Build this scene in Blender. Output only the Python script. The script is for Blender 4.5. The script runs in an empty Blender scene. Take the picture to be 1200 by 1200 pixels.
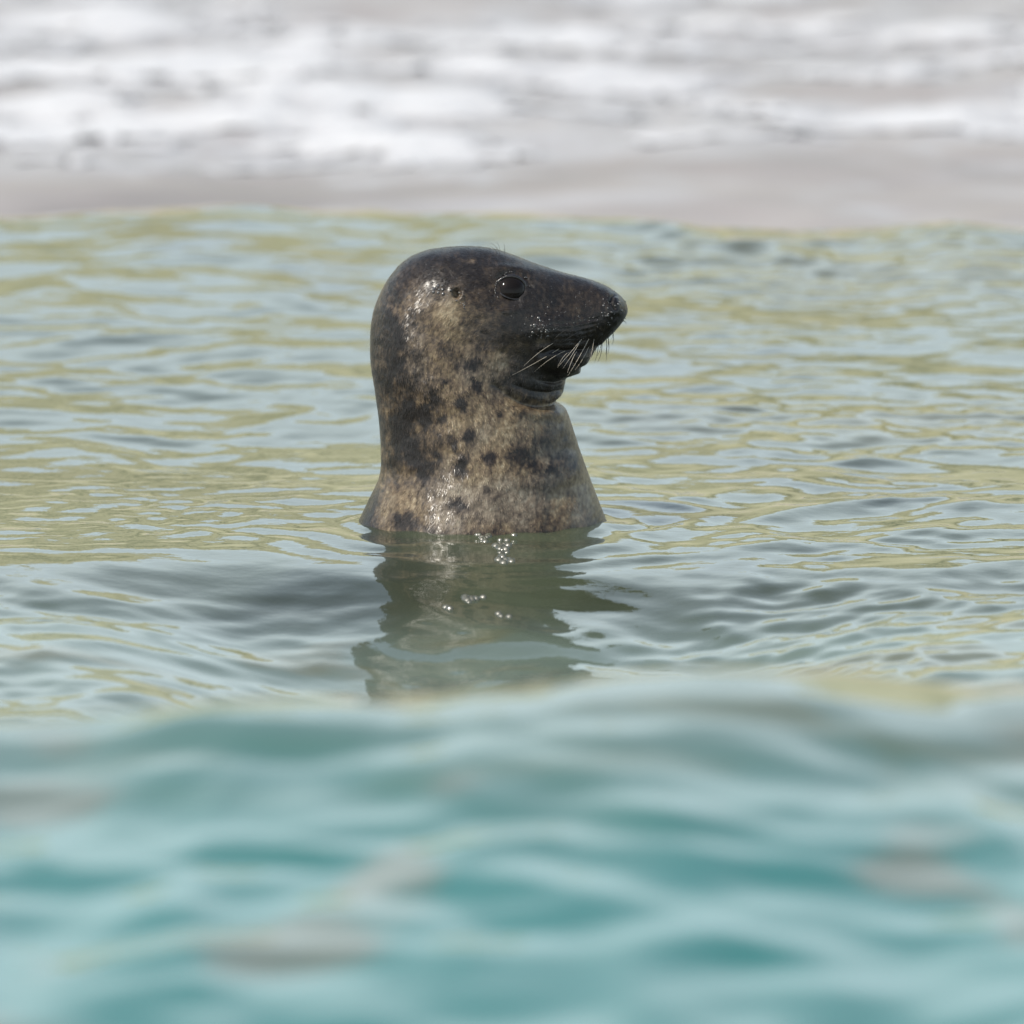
import bpy, math, random
import numpy as np
from mathutils import Vector

random.seed(7)
RNG = np.random.default_rng(7)
sc = bpy.context.scene
col = sc.collection

# ------------------------------------------------------------------ camera
CAM_H = 2.2
CAM_D = 19.88
cam_d = bpy.data.cameras.new('camera')
cam = bpy.data.objects.new('camera', cam_d); col.objects.link(cam)
cam.location = (0, -CAM_D, CAM_H)
cam_d.sensor_width = 36; cam_d.lens = 600
cam_d.clip_start = 0.5; cam_d.clip_end = 3000
_dir = Vector((0, 0, 0.013)) - cam.location
cam.rotation_euler = _dir.to_track_quat('-Z', 'Y').to_euler()
cam_d.dof.use_dof = True
cam_d.dof.focus_distance = 19.88
cam_d.dof.aperture_fstop = 5.6
sc.camera = cam

# ------------------------------------------------------------------ world, sun, exposure
SUN = Vector((-0.52, -0.33, 0.79)).normalized()      # towards the sun
elev = math.asin(SUN.z)
world = bpy.data.worlds.new('World'); sc.world = world
world.use_nodes = True
wn = world.node_tree
bg = wn.nodes['Background']
sky = wn.nodes.new('ShaderNodeTexSky')
sky.sky_type = 'NISHITA'; sky.sun_disc = False
sky.sun_elevation = elev
sky.sun_rotation = math.atan2(SUN.x, SUN.y)
sky.air_density = 1.0; sky.dust_density = 1.5; sky.ozone_density = 1.0
# haze and thin cloud, thick towards the horizon all round and thin overhead
tcw = wn.nodes.new('ShaderNodeTexCoord'); mpw = wn.nodes.new('ShaderNodeMapping'); mpw.inputs['Scale'].default_value = (1, 1, 2.5)
nzw = wn.nodes.new('ShaderNodeTexNoise'); nzw.inputs['Scale'].default_value = 2.2; nzw.inputs['Detail'].default_value = 6
mrw = wn.nodes.new('ShaderNodeMapRange')
for k_, v_ in zip(('From Min', 'From Max', 'To Min', 'To Max'), (0.35, 0.65, 0.55, 0.95)): mrw.inputs[k_].default_value = v_
mxw = wn.nodes.new('ShaderNodeMix'); mxw.data_type = 'RGBA'
cin = [i for i in mxw.inputs if i.type == 'RGBA']; cin[1].default_value = (8.1, 9.5, 10.0, 1)
wn.links.new(tcw.outputs['Generated'], mpw.inputs[0]); wn.links.new(mpw.outputs[0], nzw.inputs['Vector'])
sxw = wn.nodes.new('ShaderNodeSeparateXYZ'); wn.links.new(tcw.outputs['Generated'], sxw.inputs[0])
mhw = wn.nodes.new('ShaderNodeMapRange'); mhw.interpolation_type = 'SMOOTHSTEP'
for k_, v_ in zip(('From Min', 'From Max', 'To Min', 'To Max'), (0.20, 0.58, 1.0, 0.08)): mhw.inputs[k_].default_value = v_
wn.links.new(sxw.outputs['Z'], mhw.inputs['Value'])
mmw = wn.nodes.new('ShaderNodeMath'); mmw.operation = 'MULTIPLY'
wn.links.new(mhw.outputs[0], mmw.inputs[0]); wn.links.new(mrw.outputs[0], mmw.inputs[1])
wn.links.new(nzw.outputs['Fac'], mrw.inputs['Value']); wn.links.new(mmw.outputs[0], mxw.inputs['Factor'])
wn.links.new(sky.outputs[0], cin[0]); wn.links.new([o for o in mxw.outputs if o.type == 'RGBA'][0], bg.inputs[0])
bg.inputs[1].default_value = 0.15

sun_d = bpy.data.lights.new('sun', 'SUN')
sun = bpy.data.objects.new('sun', sun_d); col.objects.link(sun)
sun_d.energy = 5.0; sun_d.angle = math.radians(0.53); sun_d.color = (1.0, 0.94, 0.84)
sun.rotation_euler = SUN.to_track_quat('Z', 'Y').to_euler()
sun.location = (0, 0, 60)

sc.view_settings.view_transform = 'Standard'
sc.view_settings.look = 'None'
sc.view_settings.exposure = 0.08
sc.view_settings.gamma = 1.0
sc.view_settings.use_curve_mapping = False
sc.cycles.caustics_reflective = False
sc.cycles.caustics_refractive = False
sc.cycles.max_bounces = 6

# ------------------------------------------------------------------ numpy helpers
_P = RNG.permutation(512)
_P = np.concatenate([_P, _P, _P])
_G2 = np.stack([np.cos(np.arange(512) * 2.399963), np.sin(np.arange(512) * 2.399963)], 1)

def perlin2(x, y):
    """gradient noise, roughly -0.7..0.7"""
    xi = np.floor(x).astype(np.int64); yi = np.floor(y).astype(np.int64)
    xf = x - xi; yf = y - yi
    xi &= 511; yi &= 511
    u = xf**3 * (xf * (xf * 6 - 15) + 10); v = yf**3 * (yf * (yf * 6 - 15) + 10)
    def g(ix, iy, fx, fy):
        k = _P[_P[ix] + iy] & 511
        return _G2[k, 0] * fx + _G2[k, 1] * fy
    a = g(xi, yi, xf, yf); b = g(xi + 1, yi, xf - 1, yf)
    c = g(xi, yi + 1, xf, yf - 1); d = g(xi + 1, yi + 1, xf - 1, yf - 1)
    return (a + (b - a) * u) + ((c + (d - c) * u) - (a + (b - a) * u)) * v

def fbm(x, y, octaves=4, gain=0.5, lac=2.03):
    r = np.zeros(np.broadcast(x, y).shape); a = 1.0
    for i in range(octaves):
        r = r + a * perlin2(x * lac**i + 17.3 * i, y * lac**i + 9.1 * i)
        a *= gain
    return r

def sstep(a, b, x):
    t = np.clip((x - a) / (b - a), 0, 1)
    return t * t * (3 - 2 * t)

def spline(xs, ys, x):
    """Catmull-Rom through (xs, ys) with uneven knots"""
    xs = np.asarray(xs, float); ys = np.asarray(ys, float)
    m = np.gradient(ys, xs, axis=0)
    i = np.clip(np.searchsorted(xs, x, side='right') - 1, 0, len(xs) - 2)
    h = xs[i + 1] - xs[i]; t = (np.clip(x, xs[0], xs[-1]) - xs[i]) / h
    if ys.ndim > 1:
        h = h[:, None]; t = t[:, None]
    return ((2*t**3 - 3*t**2 + 1) * ys[i] + (t**3 - 2*t**2 + t) * h * m[i]
            + (-2*t**3 + 3*t**2) * ys[i + 1] + (t**3 - t**2) * h * m[i + 1])

def make_mesh(name, verts, faces, mat=None, parent=None, smooth=True, colors=None, attr='tint'):
    me = bpy.data.meshes.new(name)
    verts = np.asarray(verts, np.float32); faces = np.asarray(faces, np.int32)
    n = faces.shape[1]
    me.vertices.add(len(verts)); me.vertices.foreach_set('co', verts.ravel())
    me.loops.add(faces.size); me.loops.foreach_set('vertex_index', faces.ravel())
    me.polygons.add(len(faces))
    me.polygons.foreach_set('loop_start', np.arange(0, faces.size, n, dtype=np.int32))
    me.polygons.foreach_set('loop_total', np.full(len(faces), n, np.int32))
    me.polygons.foreach_set('use_smooth', np.full(len(faces), smooth))
    me.update(calc_edges=True); me.validate()
    if colors is not None:
        a = me.color_attributes.new(attr, 'FLOAT_COLOR', 'POINT')
        c = np.ones((len(verts), 4), np.float32); c[:, :3] = colors
        a.data.foreach_set('color', c.ravel())
    if mat: me.materials.append(mat)
    o = bpy.data.objects.new(name, me); col.objects.link(o)
    if parent: o.parent = parent
    return o

def grid_faces(nr, nc):
    i = np.arange(nr - 1)[:, None] * nc + np.arange(nc - 1)[None, :]
    return np.stack([i, i + 1, i + nc + 1, i + nc], -1).reshape(-1, 4)

def material(name):
    m = bpy.data.materials.new(name); m.use_nodes = True
    nt = m.node_tree
    return m, nt, nt.nodes['Principled BSDF']

def node(nt, kind, **kw):
    n = nt.nodes.new(kind)
    for k, v in kw.items():
        if k in n.inputs: n.inputs[k].default_value = v
        else: setattr(n, k, v)
    return n

def attr_node(nt, name='tint'):
    n = nt.nodes.new('ShaderNodeAttribute'); n.attribute_name = name
    return n

def bump_noise(nt, p, scale, strength, dist, detail=3.0, stretch=None, inp='Normal'):
    tc = node(nt, 'ShaderNodeTexCoord')
    mp = node(nt, 'ShaderNodeMapping')
    if stretch: mp.inputs['Scale'].default_value = stretch
    nz = node(nt, 'ShaderNodeTexNoise'); nz.inputs['Scale'].default_value = scale; nz.inputs['Detail'].default_value = detail
    bp = node(nt, 'ShaderNodeBump'); bp.inputs['Strength'].default_value = strength; bp.inputs['Distance'].default_value = dist
    nt.links.new(tc.outputs['Object'], mp.inputs[0]); nt.links.new(mp.outputs[0], nz.inputs['Vector'])
    nt.links.new(nz.outputs['Fac'], bp.inputs['Height']); nt.links.new(bp.outputs[0], p.inputs[inp])
    return nz, bp

# ------------------------------------------------------------------ materials
M_WATER, nt, p = material('sea_water')
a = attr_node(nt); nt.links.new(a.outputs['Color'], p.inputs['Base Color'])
p.inputs['Roughness'].default_value = 0.02; p.inputs['IOR'].default_value = 1.333
bump_noise(nt, p, 38.0, 0.35, 0.0012, 3.0)
# churned, scummy water of the wash towards the beach is dull
tc = node(nt, 'ShaderNodeTexCoord'); sx = node(nt, 'ShaderNodeSeparateXYZ'); nt.links.new(tc.outputs['Object'], sx.inputs[0])
for inp, a_, b_ in (('Roughness', 0.02, 0.45), ('Specular IOR Level', 0.5, 0.28)):
    mr = node(nt, 'ShaderNodeMapRange')
    for k_, v_ in zip(('From Min', 'From Max', 'To Min', 'To Max'), (3.1, 3.8, a_, b_)): mr.inputs[k_].default_value = v_
    nt.links.new(sx.outputs['Y'], mr.inputs['Value']); nt.links.new(mr.outputs[0], p.inputs[inp])

M_FOAM, nt, p = material('sea_foam')
a = attr_node(nt); nt.links.new(a.outputs['Color'], p.inputs['Base Color'])
p.inputs['Roughness'].default_value = 0.7
bump_noise(nt, p, 60.0, 0.6, 0.01, 4.0)

def ramp_material(name, scale, stops, rough=0.9, detail=6.0, bump=0.02):
    m, nt, p = material(name)
    tc = node(nt, 'ShaderNodeTexCoord'); nz = node(nt, 'ShaderNodeTexNoise')
    nz.inputs['Scale'].default_value = scale; nz.inputs['Detail'].default_value = detail
    nt.links.new(tc.outputs['Object'], nz.inputs['Vector'])
    r = node(nt, 'ShaderNodeValToRGB')
    el = r.color_ramp.elements
    el[0].position, el[0].color = stops[0][0], (*stops[0][1], 1)
    el[1].position, el[1].color = stops[-1][0], (*stops[-1][1], 1)
    for q, c in stops[1:-1]:
        e = el.new(q); e.color = (*c, 1)
    nt.links.new(nz.outputs['Fac'], r.inputs[0]); nt.links.new(r.outputs[0], p.inputs['Base Color'])
    p.inputs['Roughness'].default_value = rough
    b = node(nt, 'ShaderNodeBump'); b.inputs['Distance'].default_value = bump; b.inputs['Strength'].default_value = 0.5
    nt.links.new(nz.outputs['Fac'], b.inputs['Height']); nt.links.new(b.outputs[0], p.inputs['Normal'])
    return m

M_SAND = ramp_material('beach_sand', 3.0, [(0.3, (0.36, 0.30, 0.22)), (0.7, (0.50, 0.43, 0.32))])
M_HILL = ramp_material('dune_grass', 0.25, [(0.34, (0.12, 0.13, 0.07)), (0.43, (0.34, 0.335, 0.195)), (0.7, (0.45, 0.43, 0.285))], bump=0.5)

# ------------------------------------------------------------------ beach and dune hills
def beach_z(x, y):
    return spline([-60, -12, 0, 6, 13, 20, 30, 42], [-3.0, -2.2, -1.3, -0.55, 0.0, 0.7, 1.4, 1.6], y) 
bx = np.concatenate([-np.geomspace(400, 3, 30), np.linspace(-2.8, 2.8, 15), np.geomspace(3, 400, 30)])
by = np.concatenate([np.linspace(-60, 0, 25)[:-1], np.linspace(0, 40, 60)])
X, Y = np.meshgrid(bx, by)
Z = beach_z(X.ravel(), Y.ravel()).reshape(X.shape) + 0.05 * fbm(X * 0.4, Y * 0.4)
beach = make_mesh('beach', np.stack([X, Y, Z], -1).reshape(-1, 3), grid_faces(len(by), len(bx)), M_SAND)
beach['kind'] = 'structure'

hx = np.linspace(-260, 260, 120); hy = np.linspace(36, 190, 60)
X, Y = np.meshgrid(hx, hy)
ridge = 14.5 + 6.0 * fbm(X * 0.012, X * 0 + 3.1, 3)
Z = 1.2 + ridge * sstep(38, 92, Y) + 1.6 * fbm(X * 0.05, Y * 0.05) * sstep(40, 60, Y) + 4 * sstep(95, 190, Y)
Z -= 1.2 * (1 - sstep(36, 42, Y))
hills = make_mesh('hills', np.stack([X, Y, Z], -1).reshape(-1, 3), grid_faces(len(hy), len(hx)), M_HILL)
hills['kind'] = 'structure'

# ------------------------------------------------------------------ sea surface
SWELL = [(-60, 0), (-20, 0), (-9, 0.0), (-7.2, 0.0), (-6.2, 0.055), (-5.2, 0.145), (-4.6, 0.202), (-4.25, 0.240), (-4.06, 0.2635), (-4.0, 0.267), (-3.94, 0.2635), (-3.5, 0.18),
         (-3.0, 0.0), (-2.6, -0.15), (-2.0, -0.178), (-1.6, -0.153), (-1.2, -0.116), (-0.9, -0.083), (-0.75, -0.063), (-0.6, -0.040), (-0.5, -0.025), (-0.4, -0.013), (-0.3, -0.006), (0, 0),
         (0.6, 0.006), (1.3, 0.030), (2.0, 0.066), (2.5, 0.094), (2.85, 0.103), (3.2, 0.055), (3.7, -0.02), (4.5, -0.02), (6, 0), (9, 0.03), (16, 0.06)]
SWELL_Y, SWELL_H = zip(*SWELL)

def gusts(x, y):
    g = sstep(0.22, 0.55, fbm(x * 1.3 + 15, y * 0.9 + 33, 3))
    g = np.maximum(g, blob2(x, y, 0.52, 2.35, 0.38, 0.42)); g = np.maximum(g, blob2(x, y, 0.50, 0.95, 0.40, 0.25)); g = np.maximum(g, blob2(x, y, -0.45, 0.10, 0.22, 0.25))
    return g

def blob2(x, y, cx, cy, rx, ry):
    return np.exp(-((x - cx) / rx)**2 - ((y - cy) / ry)**2)

def water_h(x, y):
    """height of the sea surface (m) at plan position x, y"""
    x = np.asarray(x, float); y = np.asarray(y, float)
    warp = 0.35 * fbm(x * 0.55, y * 0.35, 2)
    yb = y + warp * sstep(0.3, 2.6, np.abs(y)) + 0.10 * x * sstep(1.2, 2.6, y) - 0.25 * (np.abs(perlin2(x * 2.4 + 0.3, y * 0.5)) * sstep(0.1, 0.35, np.abs(x))) * sstep(-0.15, -0.7, y)
    h = spline(SWELL_Y, SWELL_H, yb.ravel()).reshape(x.shape)
    # away from the seal the swell lies flatter
    soft = np.interp(-yb, [0, 0.3, 0.6, 0.9, 1.2, 1.6, 2.0, 2.6], [0, 0.002, 0.026, 0.055, 0.071, 0.083, 0.078, 0.0])
    h = h + soft * sstep(0.16, 0.48, np.abs(x + 0.02))
    near = sstep(-2.6, -3.8, y); surf = sstep(3.0, 3.6, y)
    mid = 1 - np.maximum(near, surf)
    local = sstep(6.0, 1.5, np.abs(x))
    wx = x + 0.06 * perlin2(x * 3.1, y * 2.3); wy = y + 0.08 * perlin2(x * 2.2 + 5, y * 2.9)
    n1 = perlin2(wx * 1.5 + 3, wy * 1.2 + 7)
    n2 = perlin2(wx * 3.6 + 30, wy * 2.9 + 17)
    n3 = perlin2(wx * 8.0 + 3, wy * 8.0 + 51)
    n4 = perlin2(wx * 19.0 + 9, wy * 19.0 + 2)
    r2 = 0.35 - np.abs(n2)
    amp = 0.62 + 0.9 * sstep(-0.25, 0.35, perlin2(x * 1.1 + 40, y * 0.7)) + 1.3 * sstep(-0.3, -0.75, y)
    h = h + local * (mid * amp * (0.011 * n1 + 0.0080 * r2 + 0.0037 * n3 + 0.0013 * n4)
                     + near * 0.72 * (0.012 * n1 + 0.010 * n2 + 0.011 * perlin2(wx * 5.4 + 60, wy * 4.4) + 0.010 * n3 + 0.004 * perlin2(wx * 13, wy * 12))
                     + surf * (0.030 * n1 + 0.018 * n2 + 0.006 * n3))
    h = h + (1 - local) * 0.03 * n1
    h = h + (0.034 * perlin2(x * 1.9 + 4, y * 0.3) + 0.013 * perlin2(x * 6 + 4, y) - 0.016 * sstep(-0.1, 0.55, x)) * sstep(1.6, 2.6, y) * sstep(3.7, 3.1, y)
    # a small breaking ripple runs slantwise along the crest in front of the wash
    yc = 2.65 - 1.05 * (x - 0.2) + 0.10 * perlin2(x * 7, y * 0.5)
    h = h + (0.008 + 0.014 * perlin2(x * 5 + 2, y * 2)) * np.exp(-((y - yc) / 0.08)**2) * sstep(0.08, 0.25, x) * sstep(0.75, 0.5, x)
    h = h + (0.050 * perlin2(x * 1.7 + 9.3, y * 0.3 + 2) + 0.018 * perlin2(x * 4.5 + 9, y * 0.6)) * sstep(-5.2, -4.1, y) * sstep(-2.6, -3.6, y)
    # cat's-paws: patches of fine steep ripples
    n5 = perlin2(wx * 34 + 9, wy * 30 + 2)
    h = h + local * mid * gusts(x, y) * (0.0028 * n4 + 0.0016 * n5)
    # rings and lapping round the seal
    r = np.sqrt(((x + 0.02) / 1.05)**2 + (y / 1.0)**2)
    ring = np.sin(r * 62 + 7.0 * perlin2(x * 5, y * 5)) * np.exp(-np.maximum(r - 0.16, 0) / 0.16)
    h = h + 0.0030 * ring * (0.4 + 1.5 * np.abs(perlin2(x * 4 + 3, y * 4))) * sstep(0.10, 0.16, r)
    # water piled up where it meets the coat
    e = np.sqrt(((x + 0.035) / 0.148)**2 + (y / 0.146)**2)
    ang_ = np.arctan2(y, x + 0.035)
    h = h + (0.0035 + 0.006 * perlin2(ang_ * 2.2 + 5, e * 2)) * np.exp(-((e - 1) / 0.10)**2)
    return h

def foam_lift(X, Y):
    n = fbm(X * 2.6 + 4, Y * 3.6 + 60, 5, 0.65) + 0.5 * fbm(X * 0.9, Y * 1.4 + 13, 2)
    edge = 4.5 + 0.65 * sstep(-0.1, 0.9, X / 0.75) - 0.25 * np.sin(X * 2.2)
    return n - 0.80 + 0.87 * sstep(-0.3, 0.7, Y - edge) - 0.30 * sstep(6.3, 8.0, Y)

def water_tint(x, y):
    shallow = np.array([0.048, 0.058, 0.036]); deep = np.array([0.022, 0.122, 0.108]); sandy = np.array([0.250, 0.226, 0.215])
    brown = np.array([0.105, 0.092, 0.055])
    near = sstep(-3.7, -4.7, y + 0.4 * fbm(x * 1.5, y * 0.8, 2))[..., None]; surf = sstep(2.9, 3.4, y)[..., None]
    dk = (1 - 0.35 * sstep(0.05, 0.4, fbm(x * 2.2 + 8, y * 1.3 + 4, 3)))[..., None]
    mix = sstep(-0.50, -0.90, y + 0.06 * fbm(x * 1.8, y, 2))[..., None]  # body tint stays dark for the seal's reflection, paler beyond for the sky's
    streak = (0.65 * sstep(0.08, 0.40, fbm(x * 3.0 + 3 + 0.6 * fbm(x * 2, y * 3, 2), y * 5.5 + 90, 4)))[..., None]  # olive streaks painted in for reflected hills
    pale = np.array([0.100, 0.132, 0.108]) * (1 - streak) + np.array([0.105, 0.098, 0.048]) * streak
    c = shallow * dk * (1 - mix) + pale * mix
    land_refl = (0.75 * np.maximum(blob2(x, y, 0.52, 2.35, 0.38, 0.35), blob2(x, y, 0.50, 0.95, 0.40, 0.22)))[..., None]  # olive-brown tint painted where ripples would mirror darker land
    c = c * (1 - land_refl) + np.array([0.075, 0.068, 0.026]) * land_refl
    b = (0.75 * sstep(0.22, 0.45, fbm(x * 3.4 + 80, y * 1.9 + 4, 3)))[..., None]  # brown patches put the land's reflection into the near water's colour
    d = deep * (1 - b) + brown * b
    c = c * (1 - near) + d * near
    film = np.maximum(sstep(-0.60, 0.12, foam_lift(x, y)), 0.7 * sstep(0.05, 0.5, fbm(x * 1.6 + 70, y * 2.2, 4)))[..., None]
    sandy = sandy * (1 + 0.35 * fbm(x * 1.2 + 20, y * 1.4, 4))[..., None]
    sandy = sandy * (1 - film) + np.array([0.335, 0.332, 0.338]) * film
    return c * (1 - surf) + sandy * surf

def steps(a, b, d):
    return list(np.arange(a, b, d))
gx = np.array(steps(-1.25, 1.25, 0.006))
side = 1.25 + np.cumsum(0.006 * 1.16 ** np.arange(1, 48)); side = side[side < 140]
gx = np.concatenate([-side[::-1], gx, side])
back = -6.9 - np.cumsum(0.03 * 1.18 ** np.arange(1, 36)); back = back[back > -60]
gy = np.concatenate([back[::-1], steps(-6.9, -4.7, 0.03), steps(-4.7, -3.9, 0.015), steps(-3.9, -2.2, 0.04), steps(-2.2, 3.4, 0.0095),
                     steps(3.4, 9.0, 0.03), steps(9.0, 17.0, 0.25)])
X, Y = np.meshgrid(gx, gy)
Z = water_h(X, Y)
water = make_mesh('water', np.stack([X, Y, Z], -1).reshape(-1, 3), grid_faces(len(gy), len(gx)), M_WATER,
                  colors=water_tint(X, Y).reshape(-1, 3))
water['kind'] = 'structure'

# ------------------------------------------------------------------ surf foam
fx = np.arange(-1.7, 1.7, 0.012); fy = np.arange(3.5, 10.5, 0.02)
X, Y = np.meshgrid(fx, fy)
lift = foam_lift(X, Y)
keep = lift > -0.02
Zf = water_h(X, Y) + np.clip(lift, -0.02, 0.5) * 0.022 + 0.006 * np.clip(lift, 0, 1) * fbm(X * 14, Y * 14, 3)
F = grid_faces(len(fy), len(fx))
F = F[keep.ravel()[F].all(axis=1)]
used = np.unique(F); remap = np.full(X.size, -1); remap[used] = np.arange(len(used))
V = np.stack([X, Y, Zf], -1).reshape(-1, 3)[used]
tn = np.clip(lift.ravel()[used] / 0.35, 0, 1)[:, None]
fc = np.array([0.335, 0.332, 0.338]) * (1 - tn) + np.array([0.47, 0.47, 0.475]) * tn
foam = make_mesh('surf_foam', V, remap[F], M_FOAM, colors=fc)
foam['kind'] = 'stuff'; foam['label'] = 'white broken surf foam washing in behind the seal'; foam['category'] = 'foam'

# ------------------------------------------------------------------ seal: outline pairs (back point, front point, half width), millimetres from the waterline
def P(px, py):
    return ((px - 600) * 0.001, (613 - py) * 0.001)
RINGS = [
    ((250, 1020), (860, 1000), 235), ((300, 900), (815, 880), 215), ((350, 765), (775, 755), 188), ((388, 676), (738, 672), 163),
    ((418, 615), (712, 613), 145), ((432, 586), (701, 585), 136), ((444.5, 558), (690, 556), 128), ((446.5, 530), (680, 528), 121),
    ((444, 492), (669, 494), 114), ((439.5, 458), (663, 479), 110), ((434.5, 425), (653, 471.5), 107), ((434.0, 395), (652, 467), 104),
    ((436.5, 370), (659, 460), 101), ((443, 349), (662, 449), 99), ((455, 326), (664, 442), 97), ((473, 305.5), (671, 439), 94),
    ((496, 293.5), (679.5, 435.5), 90), ((521, 289), (681.5, 428), 86), ((549, 287.5), (688.5, 424), 80), ((575, 290), (692, 417.5), 73),
    ((599, 297), (696, 411), 66), ((624, 306.5), (700.5, 405), 59), ((657, 317.5), (708, 398.5), 52), ((686, 325), (716, 391.5), 47),
    ((707, 332.5), (723, 384), 40.5), ((722, 341.5), (729, 376.5), 31), ((731, 350), (733.2, 370), 20), ((734.6, 356.5), (735.2, 365), 9)]
NR, NS = 460, 288
ks = np.arange(len(RINGS), dtype=float)
B = np.array([P(*r[0]) for r in RINGS]); Fp = np.array([P(*r[1]) for r in RINGS]); W = np.array([r[2] * 0.001 for r in RINGS])
# more mesh rings on the head
kk = np.concatenate([np.linspace(0, 4, 40)[:-1], np.linspace(4, len(RINGS) - 1, NR - 39)])
Bk = spline(ks, B, kk); Fk = spline(ks, Fp, kk); Wk = spline(ks, W[:, None], kk)[:, 0]
# where along back->front the ring is widest, and how boxy it is
SK = spline(ks, np.array([0.5]*9 + [0.49, 0.47, 0.45, 0.43, 0.42, 0.41, 0.42, 0.43, 0.45, 0.48, 0.50, 0.52, 0.54, 0.56, 0.56, 0.54, 0.52, 0.5, 0.5])[:, None], kk)[:, 0]
EX = spline(ks, np.array([2.0]*9 + [2.05]*3 + [2.1]*4 + [2.15]*4 + [2.2]*5 + [2.1, 2.0, 2.0])[:, None], kk)[:, 0]
ang = np.arange(NS) / NS * 2 * math.pi
t = 0.5 - 0.5 * np.cos(ang)                                 # 0 at the back point, 1 at the front point
sgn = np.where(ang <= math.pi, -1.0, 1.0)                   # -1 = side towards -y
pts = np.zeros((NR + 0, NS, 3)) if len(kk) == NR else np.zeros((len(kk), NS, 3))
NRr = len(kk)
for i in range(NRr):
    s = SK[i]
    u = np.where(t < s, (t - s) / s, (t - s) / (1 - s))      # -1..1 with 0 at the widest place
    yw = Wk[i] * np.clip(1 - np.abs(u)**EX[i], 0, 1)**(1 / EX[i])
    pts[i, :, 0] = Bk[i, 0] + (Fk[i, 0] - Bk[i, 0]) * t
    pts[i, :, 2] = Bk[i, 1] + (Fk[i, 1] - Bk[i, 1]) * t
    pts[i, :, 1] = sgn * yw

def ring_normals(q):
    du = np.roll(q, -1, 1) - np.roll(q, 1, 1)
    dv = np.gradient(q, axis=0)
    nrm = np.cross(du, dv); nrm /= np.maximum(np.linalg.norm(nrm, axis=-1, keepdims=True), 1e-9)
    c = q.mean(axis=1, keepdims=True)
    if ((q - c) * nrm).sum() < 0: nrm = -nrm
    return nrm

def px_of(q):
    return q[..., 0] * 1000 + 600, 613 - q[..., 2] * 1000

def blob(px, py, x, y, rx, ry=None, a=0.0):
    ry = ry or rx
    c, s = math.cos(math.radians(a)), math.sin(math.radians(a))
    dx, dy = px - x, py - y
    return np.exp(-(((dx * c + dy * s) / rx)**2 + ((-dx * s + dy * c) / ry)**2))

def line_dist(px, py, line):
    d = np.full(px.shape, 1e9); along = np.zeros(px.shape)
    L = 0; tot = sum(math.hypot(b[0]-a[0], b[1]-a[1]) for a, b in zip(line, line[1:]))
    for (ax, ay), (bx_, by_) in zip(line, line[1:]):
        vx, vy = bx_ - ax, by_ - ay; l = math.hypot(vx, vy)
        tt = np.clip(((px - ax) * vx + (py - ay) * vy) / l**2, 0, 1)
        e = np.hypot(px - ax - tt * vx, py - ay - tt * vy)
        k = e < d; d = np.where(k, e, d); along = np.where(k, (L + tt * l) / tot, along); L += l
    return d, along

nrm = ring_normals(pts)
px, py = px_of(pts)
facing = sstep(0.10, 0.45, np.abs(nrm[..., 1]))
onhead = (kk > 8.0)[:, None]
D = np.zeros(px.shape)                                       # outward displacement in millimetres
D -= 7.5 * blob(px, py, 600, 331, 19, 17) * onhead           # eye socket
D += 4.5 * blob(px, py, 596, 310, 20, 6, 6)                  # brow
D += 2.0 * blob(px, py, 597, 354, 16, 5, -5)
D += 2.5 * blob(px, py, 512, 326, 22, 18)                    # temple behind the ear
D += 2.0 * np.exp(-((np.hypot((px - 536), (py - 335) * 0.9) - 7.0) / 2.4)**2)
D -= 9.0 * blob(px, py, 535.5, 335, 3.6, 4.8, 20)             # ear opening
D += 5.5 * blob(px, py, 668, 380, 34, 17, 12)                # whisker pad
D += 3.0 * blob(px, py, 634, 376, 14, 12)
D += 2.5 * blob(px, py, 716, 358, 10, 12)
mouth = [(706, 402), (690, 403.5), (668, 403), (648, 402), (634, 405)]
d, al = line_dist(px, py, mouth)
D -= 2.6 * np.exp(-(d / 1.7)**2) * (1 - 0.6 * al) * onhead
D += 1.6 * np.exp(-((d - 6) / 4.0)**2) * onhead
below = sstep(0, 12, py - np.interp(px, [600, 628, 645, 668, 706], [418, 404, 400, 401, 403])) * sstep(606, 640, px) * sstep(470, 448, py) * onhead
D += 4.5 * blob(px, py, 650, 417, 30, 11, -4) * onhead
D += 4.0 * blob(px, py, 676, 413, 16, 9, -10) * onhead
D += 4.5 * blob(px, py, 668, 425, 22, 10, -8) * onhead
for ln, wd, dp in (([(654, 471), (636, 470), (612, 463), (592, 452), (580, 440)], 3.4, 6.0),
                   ([(661, 453), (642, 455), (622, 450), (604, 442)], 3.0, 3.2),
                   ([(665, 441), (650, 443), (632, 438)], 2.4, 2.6),
                   ([(664, 478), (640, 482), (612, 478)], 5.0, 1.5), ([(676, 520), (640, 528), (600, 522)], 9.0, 2.0), ([(690, 560), (650, 572), (600, 566), (560, 552)], 11.0, 2.0), ([(446, 540), (470, 548), (510, 545)], 10.0, 2.2)):
    d, al = line_dist(px, py, ln)
    D -= dp * np.exp(-(d / wd)**2) * (1 - 0.75 * al)
    D += 0.55 * dp * np.exp(-((d - 2.6 * wd) / (1.6 * wd))**2) * (1 - al)
d, al = line_dist(px, py, [(724, 341), (717, 344), (714.5, 350), (719, 357)])   # nostril
D -= 3.2 * np.exp(-(d / 1.7)**2) * onhead
D += 0.7 * np.exp(-((d - 5) / 2.5)**2) * onhead
for k in range(5):                                          # rows of whisker follicles
    d, al = line_dist(px, py, [(640 + 3 * k, 372 + 5.5 * k), (672, 372 + 5.5 * k), (700 - 2 * k, 367 + 5.5 * k)])
    D -= 0.7 * np.exp(-(d / 1.6)**2) * onhead
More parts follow.
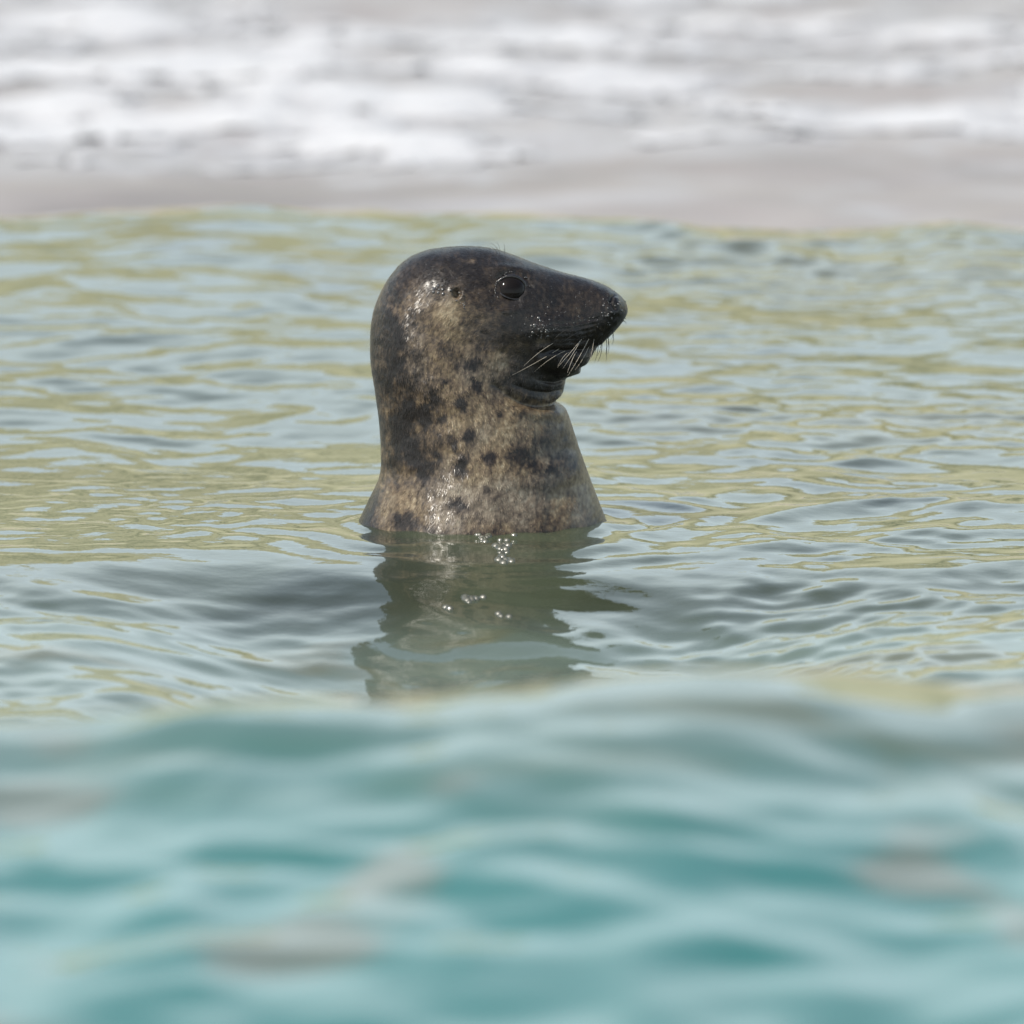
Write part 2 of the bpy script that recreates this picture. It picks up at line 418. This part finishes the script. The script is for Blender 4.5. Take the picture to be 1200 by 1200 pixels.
for k in range(9):                                          # creases round the eye
    an = math.radians(-150 + 37 * k); c_, s_ = math.cos(an), math.sin(an)
    d, al = line_dist(px, py, [(600 + 20 * c_, 331 + 18 * s_), (600 + (31 + 4 * (k % 3)) * c_ + 3, 331 + 27 * s_)])
    D -= 1.1 * np.exp(-(d / 1.8)**2) * (1 - al) * onhead
d, al = line_dist(px, py, [(583, 318), (600, 311), (617, 318), (624, 328)])
D -= 1.6 * np.exp(-(d / 1.8)**2) * onhead
d, al = line_dist(px, py, [(722, 366), (714, 376), (706, 384)])
D -= 1.2 * np.exp(-(d / 2.2)**2)
D += 2.2 * fbm(px / 46 + 3, py / 46, 3) + 0.5 * fbm(px / 9, py / 9, 2)
D *= facing
# fine wrinkles of the wet coat everywhere, small enough to keep the outline
D += 0.35 * fbm(px / 5.0 + 100 * (pts[..., 1] > 0), py / 8.0, 2)
taper = sstep(NRr - 1, NRr - 12, np.arange(NRr))[:, None]
pts = pts + nrm * (D * 0.001 * (0.3 + 0.7 * taper))[..., None]

# coat colour ------------------------------------------------------
def coat(px, py, yside):
    off = np.where(yside > 0, 300.0, 0.0)
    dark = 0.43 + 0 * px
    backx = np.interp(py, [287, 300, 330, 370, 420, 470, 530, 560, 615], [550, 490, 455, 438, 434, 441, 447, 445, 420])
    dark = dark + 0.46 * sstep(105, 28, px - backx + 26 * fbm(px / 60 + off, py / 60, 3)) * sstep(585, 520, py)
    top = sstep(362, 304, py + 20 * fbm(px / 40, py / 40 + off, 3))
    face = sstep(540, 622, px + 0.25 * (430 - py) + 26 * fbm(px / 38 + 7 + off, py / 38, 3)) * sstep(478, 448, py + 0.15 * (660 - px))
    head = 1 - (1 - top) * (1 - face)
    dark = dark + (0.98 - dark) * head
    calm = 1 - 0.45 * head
    for x, y, rx, ry, a, w in ((615, 396, 16, 11, 20, -0.30), (588, 415, 18, 14, 0, -0.35), (553, 300, 4, 3, 0, -0.5), (634, 391, 8, 4, 0, -0.45),
                               (545, 385, 24, 18, 0, 0.16), (510, 350, 30, 26, 0, -0.30), (520, 420, 30, 25, 0, 0.06), (640, 405, 18, 6, 0, 0.3),  # lighter temple patch puts wet sheen into the coat colour
                               (652, 500, 28, 14, 10, 0.28), (668, 535, 22, 16, 40, 0.30), (690, 585, 18, 28, -10, -0.12), (660, 590, 26, 26, 0, -0.1),
                               (560, 560, 40, 40, 0, -0.12), (600, 500, 40, 22, 0, -0.08), (430, 592, 12, 32, 22, 0.60)):
        dark = dark + w * blob(px, py, x, y, rx, ry, a)
    wx = px + 7 * fbm(px / 14 + off, py / 14, 3); wy = py + 7 * fbm(px / 14 + 50 + off, py / 14, 3)
    for x, y, rx, ry, a, w in ((541, 461, 7, 9, 0, .75), (560, 441, 8, 10, -20, .7), (508, 453, 6, 11, 15, .6), (499, 474, 7, 14, -10, .7), (549, 498, 9, 8, 10, .8),
                               (533, 510, 6, 8, 0, .7), (540, 533, 9, 17, -12, .75), (573, 524, 8, 8, 0, .65), (606, 522, 20, 13, 15, .42), (624, 536, 13, 12, 0, .36),
                               (646, 537, 8, 8, 0, .5), (538, 577, 11, 10, 0, .6), (571, 560, 7, 6, 0, .35), (484, 520, 7, 14, -10, .6), (497, 540, 9, 13, 0, .5),
                               (475, 598, 18, 13, 0, .5), (468, 417, 8, 10, 0, .5), (468, 387, 6, 14, 0, .4), (458, 365, 10, 12, 0, .4), (523, 435, 7, 7, 0, .5),
                               (552, 417, 9, 8, 0, .5), (520, 395, 8, 12, 0, .3), (630, 508, 12, 7, 20, .4), (583, 565, 5, 7, 0, .3), (512, 520, 6, 12, 0, .5),  # patch below the jaw is shading painted into the coat
                               (480, 470, 8, 22, -5, .45), (465, 500, 9, 24, 0, .4), (520, 480, 4, 6, 0, .35), (585, 472, 8, 5, 0, .3), (505, 590, 7, 9, 0, .3)):
        dark = dark + w * np.exp(-np.maximum(((wx - x) / rx)**2 + ((wy - y) / ry)**2 - 0.25, 0) * 1.7) * 1.15
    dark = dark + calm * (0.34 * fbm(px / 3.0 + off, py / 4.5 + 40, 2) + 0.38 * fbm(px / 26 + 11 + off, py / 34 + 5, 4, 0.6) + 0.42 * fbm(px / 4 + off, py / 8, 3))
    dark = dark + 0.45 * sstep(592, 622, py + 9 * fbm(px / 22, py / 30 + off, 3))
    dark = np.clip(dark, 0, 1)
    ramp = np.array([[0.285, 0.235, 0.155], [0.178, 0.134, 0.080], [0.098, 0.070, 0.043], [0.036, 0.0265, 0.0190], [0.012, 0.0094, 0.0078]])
    xs = [0, 0.28, 0.55, 0.8, 1.0]
    c = np.stack([np.interp(dark, xs, ramp[:, i]) for i in range(3)], -1)
    grey = sstep(-0.2, 0.5, fbm(px / 55 + 31, py / 55 + off, 2) + 0.35 * blob(px, py, 580, 580, 60, 40))[..., None]
    lum = c.mean(-1, keepdims=True)
    return c * (1 - 0.35 * grey) + (lum * np.array([1.04, 0.99, 0.95])) * 0.35 * grey

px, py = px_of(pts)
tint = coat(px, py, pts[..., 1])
# nose pad and nostril are bare dark skin
nose = sstep(706, 722, px)[..., None]
tint = tint * (1 - nose * 0.45)

M_SEAL, nt, p = material('wet_seal_coat')
a = attr_node(nt); nt.links.new(a.outputs['Color'], p.inputs['Base Color'])
p.inputs['Roughness'].default_value = 0.48; p.inputs['IOR'].default_value = 1.45
p.inputs['Specular IOR Level'].default_value = 0.22; p.inputs['Coat Weight'].default_value = 0.32; p.inputs['Coat Roughness'].default_value = 0.25
bump_noise(nt, p, 230.0, 0.8, 0.0014, 5.0, (1, 1, 0.45))

seal = bpy.data.objects.new('seal', None); col.objects.link(seal)
seal['label'] = 'wet grey seal with dark spotted coat holding its head up out of the sea'; seal['category'] = 'seal'
nv = NRr * NS
idx = np.arange(nv).reshape(NRr, NS)
F4 = np.stack([idx[:-1], np.roll(idx[:-1], -1, 1), np.roll(idx[1:], -1, 1), idx[1:]], -1).reshape(-1, 4)
tip = pts[-1].mean(0) + np.array([0.0006, 0, 0]); base = pts[0].mean(0)
V = np.concatenate([pts.reshape(-1, 3), [tip, base]])
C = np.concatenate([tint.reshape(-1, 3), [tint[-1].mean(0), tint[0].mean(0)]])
capT = np.stack([idx[-1], np.roll(idx[-1], -1), np.full(NS, nv), np.full(NS, nv)], -1)
capB = np.stack([np.roll(idx[0], -1), idx[0], np.full(NS, nv + 1), np.full(NS, nv + 1)], -1)
def seal_mesh():
    me = bpy.data.meshes.new('body')
    faces = [tuple(f) for f in F4] + [tuple(f[:3]) for f in capT] + [tuple(f[:3]) for f in capB]
    me.from_pydata([tuple(v) for v in V], [], faces)
    me.polygons.foreach_set('use_smooth', np.ones(len(me.polygons), bool))
    at = me.color_attributes.new('tint', 'FLOAT_COLOR', 'POINT')
    c4 = np.ones((len(V), 4), np.float32); c4[:, :3] = C
    at.data.foreach_set('color', c4.ravel())
    me.materials.append(M_SEAL)
    import bmesh
    bm = bmesh.new(); bm.from_mesh(me); bmesh.ops.recalc_face_normals(bm, faces=bm.faces); bm.to_mesh(me); bm.free()
    me.update()
    o = bpy.data.objects.new('body', me); col.objects.link(o); o.parent = seal
    return o
body = seal_mesh()

nrm = ring_normals(pts)
def surf(pxx, pyy, s=-1):
    """point and normal on the seal's side s nearest to outline position (px, py)"""
    q = np.hypot(px - pxx, py - pyy) + np.where(pts[..., 1] * s > 0, 0, 1e6)
    i = np.unravel_index(np.argmin(q), q.shape)
    return pts[i].copy(), nrm[i].copy()

# eyes ------------------------------------------------------------
M_EYE, nt, p = material('wet_black_eye')
p.inputs['Base Color'].default_value = (0.008, 0.006, 0.005, 1); p.inputs['Roughness'].default_value = 0.05; p.inputs['IOR'].default_value = 1.34; p.inputs['Specular IOR Level'].default_value = 0.30
M_LID, nt, p = material('wet_eyelid')
p.inputs['Base Color'].default_value = (0.016, 0.014, 0.013, 1); p.inputs['Roughness'].default_value = 0.2
bump_noise(nt, p, 400, 0.5, 0.001)

def sphere(c, r, nu=48, nv_=28, sq=(1, 1, 1)):
    th = np.linspace(0, math.pi, nv_); ph = np.linspace(0, 2 * math.pi, nu, endpoint=False)
    T, H = np.meshgrid(th, ph, indexing='ij')
    v = np.stack([np.sin(T) * np.cos(H) * sq[0], np.sin(T) * np.sin(H) * sq[1], np.cos(T) * sq[2]], -1) * r + np.array(c)
    i = np.arange(nv_ * nu).reshape(nv_, nu)
    f = np.stack([i[:-1], i[1:], np.roll(i[1:], -1, 1), np.roll(i[:-1], -1, 1)], -1).reshape(-1, 4)
    return v.reshape(-1, 3), f

def tube(points, radii, n=6):
    points = np.asarray(points, float); V_ = []
    tg = np.gradient(points, axis=0)
    for q, r, tt in zip(points, radii, tg):
        tt = tt / np.linalg.norm(tt); up = np.array([0, 0, 1.0]) if abs(tt[2]) < 0.9 else np.array([1.0, 0, 0])
        a_ = np.cross(tt, up); a_ /= np.linalg.norm(a_); b_ = np.cross(tt, a_)
        for k in range(n):
            an = 2 * math.pi * k / n
            V_.append(q + r * (math.cos(an) * a_ + math.sin(an) * b_))
    i = np.arange(len(points) * n).reshape(len(points), n)
    f = np.stack([i[:-1], np.roll(i[:-1], -1, 1), np.roll(i[1:], -1, 1), i[1:]], -1).reshape(-1, 4)
    return np.array(V_), f

for s in (-1, 1):
    q, n_ = surf(600, 331, s)
    c = q - n_ * 0.0128
    v, f = sphere(c, 0.0215)
    e = make_mesh('eye', v, f, M_EYE, seal)
    # lid: a lumpy wet rim where the skin meets the eyeball
    u = np.linspace(0, 2 * math.pi, 49)
    ringp = []
    for k in u:
        d_ = np.array([math.cos(k) * 0.0182, 0, math.sin(k) * (0.0152 if math.sin(k) > 0 else 0.0165)])
        d_ = d_ - n_ * (d_ @ n_)
        w_ = d_ + n_ * math.sqrt(max(0.0215**2 - d_ @ d_, 1e-6))
        ringp.append(c + w_ + n_ * 0.0002)
    v, f = tube(ringp, [0.0014 + 0.0010 * max(math.sin(k), 0) + 0.0003 * math.sin(5 * k + 1) for k in u], 10)
    make_mesh('eyelid', v, f, M_LID, e)

# whiskers ---------------------------------------------------------
M_WHISK, nt, p = material('pale_whisker')
p.inputs['Base Color'].default_value = (0.42, 0.37, 0.30, 1); p.inputs['Roughness'].default_value = 0.35
M_WHISKD, nt, p = material('dark_whisker')
p.inputs['Base Color'].default_value = (0.05, 0.045, 0.04, 1); p.inputs['Roughness'].default_value = 0.35
def whisker(ax, ay, bx_, by_, s, out, r, mat, sag=3.0, name='whisker'):
    q, n_ = surf(ax, ay, s)
    tx, tz = P(bx_, by_)
    tipv = np.array([tx, q[1] + s * out * 0.001, tz])
    k = np.linspace(0, 1, 10)[:, None]
    q = q - n_ * 0.002
    mid = (q + tipv) / 2 + n_ * 0.009 + np.array([-0.004, 0, sag * 0.0012])
    c_ = (1 - k)**2 * q + 2 * k * (1 - k) * mid + k**2 * tipv
    v, f = tube(c_, np.interp(np.linspace(0, 1, 10), [0, 0.6, 1], [r, r * 0.75, r * 0.2]) * 0.001, 5)
    make_mesh(name, v, f, mat, seal)
Z2 = lambda a_, b_: (500 + a_ / 4.615, 270 + b_ / 4.615)
for (a0, a1, b0, b1, o_, r, m) in ((735, 600, 460, 738, 22, .55, M_WHISK), (770, 615, 582, 720, 28, .55, M_WHISK), (820, 618, 760, 725, 34, .75, M_WHISK),
        (884, 556, 762, 745, 30, .65, M_WHISK), (852, 545, 706, 700, 26, .6, M_WHISK), (775, 620, 708, 690, 30, .55, M_WHISK), (842, 560, 735, 700, 36, .55, M_WHISK),
        (886, 600, 800, 720, 26, .55, M_WHISK), (860, 505, 712, 580, 16, .5, M_WHISKD), (800, 500, 690, 545, 14, .45, M_WHISKD), (900, 590, 870, 690, 18, .5, M_WHISKD),
        (700, 570, 520, 690, 20, .5, M_WHISK), (910, 560, 880, 680, 20, .45, M_WHISK)):
    for s in (-1, 1):
        j = 0 if s < 0 else 6
        whisker(*Z2(a0, a1), *Z2(b0 + j, b1 + j), s, o_, r * 0.55, m, 2.0 + 5.0 * random.random())
for (a0, a1, b0, b1) in ((935, 585, 905, 690), (955, 590, 922, 692), (975, 560, 968, 688), (985, 550, 978, 650), (920, 600, 880, 672), (1010, 520, 1000, 600), (1060, 470, 1078, 488)):
    for s in (-1, 1):
        whisker(*Z2(a0, a1), *Z2(b0, b1), s, 10, .42, M_WHISKD, 1.0)
for (a0, a1, b0, b1) in ((405, 120, 372, 74), (430, 128, 418, 84), (390, 110, 330, 84)):
    for s in (-1, 1):
        whisker(*Z2(a0, a1), *Z2(b0, b1), s, 3, .22, M_WHISKD, 2.0, 'brow_whisker')

# short wet fur ----------------------------------------------------
M_FUR, nt, p = material('wet_seal_fur')
a = attr_node(nt); nt.links.new(a.outputs['Color'], p.inputs['Base Color'])
p.inputs['Roughness'].default_value = 0.28; p.inputs['Specular IOR Level'].default_value = 0.35
NH = 110000
flow = -np.gradient(pts, axis=0); flow /= np.maximum(np.linalg.norm(flow, axis=-1, keepdims=True), 1e-9)
area = np.linalg.norm(np.gradient(pts, axis=0), axis=-1) * np.linalg.norm(np.roll(pts, -1, 1) - pts, axis=-1)
wgt = area * (pts[..., 2] > -0.02) * (px < 716)
wgt = wgt * (np.hypot(px - 600, py - 331) > 19) * (np.hypot(px - 536, py - 335) > 6)
wgt = (wgt / wgt.sum()).ravel()
pick = RNG.choice(len(wgt), NH, p=wgt)
jit = RNG.uniform(-0.5, 0.5, (NH, 2))
q = pts.reshape(-1, 3)[pick]; n_ = nrm.reshape(-1, 3)[pick]; fl = flow.reshape(-1, 3)[pick]
sd = np.cross(n_, fl); sd /= np.maximum(np.linalg.norm(sd, axis=1, keepdims=True), 1e-9)
q = q + sd * (jit[:, :1] * 0.003) + fl * (jit[:, 1:] * 0.003)
ln = RNG.uniform(0.003, 0.0075, (NH, 1)) * np.interp(px.ravel()[pick], [560, 700], [1.0, 0.55])[:, None]
sway = RNG.normal(0, 0.25, (NH, 1)) + 0.35 * fbm(px / 18 + 4, py / 18, 2).ravel()[pick][:, None]
lift_ = RNG.uniform(0.04, 0.20, (NH, 1))
tipv = q + (fl + sd * sway + n_ * lift_) * ln
hw = RNG.uniform(0.00022, 0.00048, (NH, 1))
V = np.stack([q - sd * hw - n_ * 0.0004, q + sd * hw - n_ * 0.0004, tipv], 1).reshape(-1, 3)
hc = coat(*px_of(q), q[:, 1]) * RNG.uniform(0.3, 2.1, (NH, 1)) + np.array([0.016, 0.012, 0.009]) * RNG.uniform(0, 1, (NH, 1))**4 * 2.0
fur = make_mesh('fur', V, np.arange(NH * 3).reshape(-1, 3), M_FUR, seal, smooth=False, colors=np.repeat(np.clip(hc, 0, 0.6), 3, 0))
fur['kind'] = 'stuff'

# water drops on the coat and tilted beads added on the sea for sun glints ---------------------
M_DROP, nt, p = material('water_drop')
p.inputs['Base Color'].default_value = (0.06, 0.055, 0.05, 1); p.inputs['Roughness'].default_value = 0.2
p.inputs['IOR'].default_value = 1.5; p.inputs['Coat Weight'].default_value = 1.0; p.inputs['Coat Roughness'].default_value = 0.2
M_BEAD, nt, p = material('water_glint_bead')
p.inputs['Base Color'].default_value = (0.06, 0.06, 0.035, 1); p.inputs['Roughness'].default_value = 0.2; p.inputs['IOR'].default_value = 1.6; p.inputs['Coat Weight'].default_value = 1.0; p.inputs['Coat Roughness'].default_value = 0.17
sv, sf = sphere((0, 0, 0), 1.0, 10, 7)
def drops(name, centres, normals, radii, flat, mat, parent=None):
    Vs, Fs = [], []
    for k, (c_, n2, r) in enumerate(zip(centres, normals, radii)):
        n2 = n2 / np.linalg.norm(n2)
        e1 = np.cross(n2, [0.3, 0.5, 0.8]); e1 /= np.linalg.norm(e1); e2 = np.cross(n2, e1)
        Vs.append(c_ + r * (sv[:, :1] * e1 + sv[:, 1:2] * e2 + flat * sv[:, 2:] * n2)); Fs.append(sf + k * len(sv))
    o = make_mesh(name, np.concatenate(Vs), np.concatenate(Fs), mat, parent); o['kind'] = 'stuff'
    return o
cs, ns_, rs = [], [], []
for (x, y, sx, sy, n, r0, r1) in ((634, 374, 7, 8, 34, .5, 1.2), (634, 375, 5, 6, 12, 1.3, 2.2), (516, 329, 8, 5, 14, 1.2, 2.2), (718, 352, 6, 8, 7, 1.2, 1.9), (660, 345, 28, 18, 60, .35, .8), (715, 355, 9, 12, 26, .5, 1.3), (690, 372, 18, 10, 30, .4, .9),
                                  (525, 328, 18, 10, 45, .4, .9), (550, 300, 50, 8, 60, .3, .6), (560, 600, 70, 12, 30, .4, .8), (540, 342, 4, 5, 8, .6, 1.2), (600, 340, 20, 18, 20, .4, .7)):
    for k in range(n):
        for s in (-1, 1):
            q, n_ = surf(x + random.gauss(0, sx), y + random.gauss(0, sy), s)
            if q[2] > 0.004:
                cs.append(q); ns_.append(n_); rs.append(random.uniform(r0, r1) * 0.001)
for s in (-1, 1):
    for k in range(26):
        an = random.choice((random.uniform(2.6, 4.6), random.uniform(0, 6.28)))
        q, n_ = surf(600 + 20 * math.cos(an), 331 + 18.5 * math.sin(an), s)
        cs.append(q + n_ * 0.001); ns_.append(n_ + np.array([0, 0, 0.5])); rs.append(random.uniform(.5, 1.1) * 0.001)
drops('water_drop', cs, ns_, rs, 0.6, M_DROP, seal)

cs, ns_, rs = [], [], []
for (x, y, sx, sy, n, r0, r1) in ((598, 622, 5, 6, 10, 3, 5.5), (590, 645, 6, 8, 26, 3, 6), (566, 629, 5, 4, 10, 3, 5), (552, 703, 9, 2.5, 12, 3, 6), (528, 714, 3, 1.5, 5, 3, 5), (590, 722, 4, 1.5, 5, 3, 4.5)):
    for k in range(n):
        dep = math.atan2(CAM_H, CAM_D) + (y + random.gauss(0, sy) - 613) * 5e-5
        xx = (x + random.gauss(0, sx) - 600) * 0.001; hh = 0.0
        for _ in range(12):
            yy = (CAM_H - hh) / math.tan(dep) - CAM_D
            hh = 0.5 * hh + 0.5 * float(water_h(np.array([xx]), np.array([yy]))[0])
        cs.append(np.array([xx, yy, float(water_h(np.array([xx]), np.array([yy]))[0])])); ns_.append(np.array(SUN) + np.array([0, -0.99, 0.11]) + RNG.normal(0, 0.06, 3)); rs.append(random.uniform(r0, r1) * 0.001)
beads = drops('glint_beads', cs, ns_, rs, 0.26, M_BEAD)  # added lens-shaped beads, tilted so the sun glints towards the camera
beads['label'] = 'water beads added to catch the sun in front of the seal'; beads['category'] = 'glint_beads'
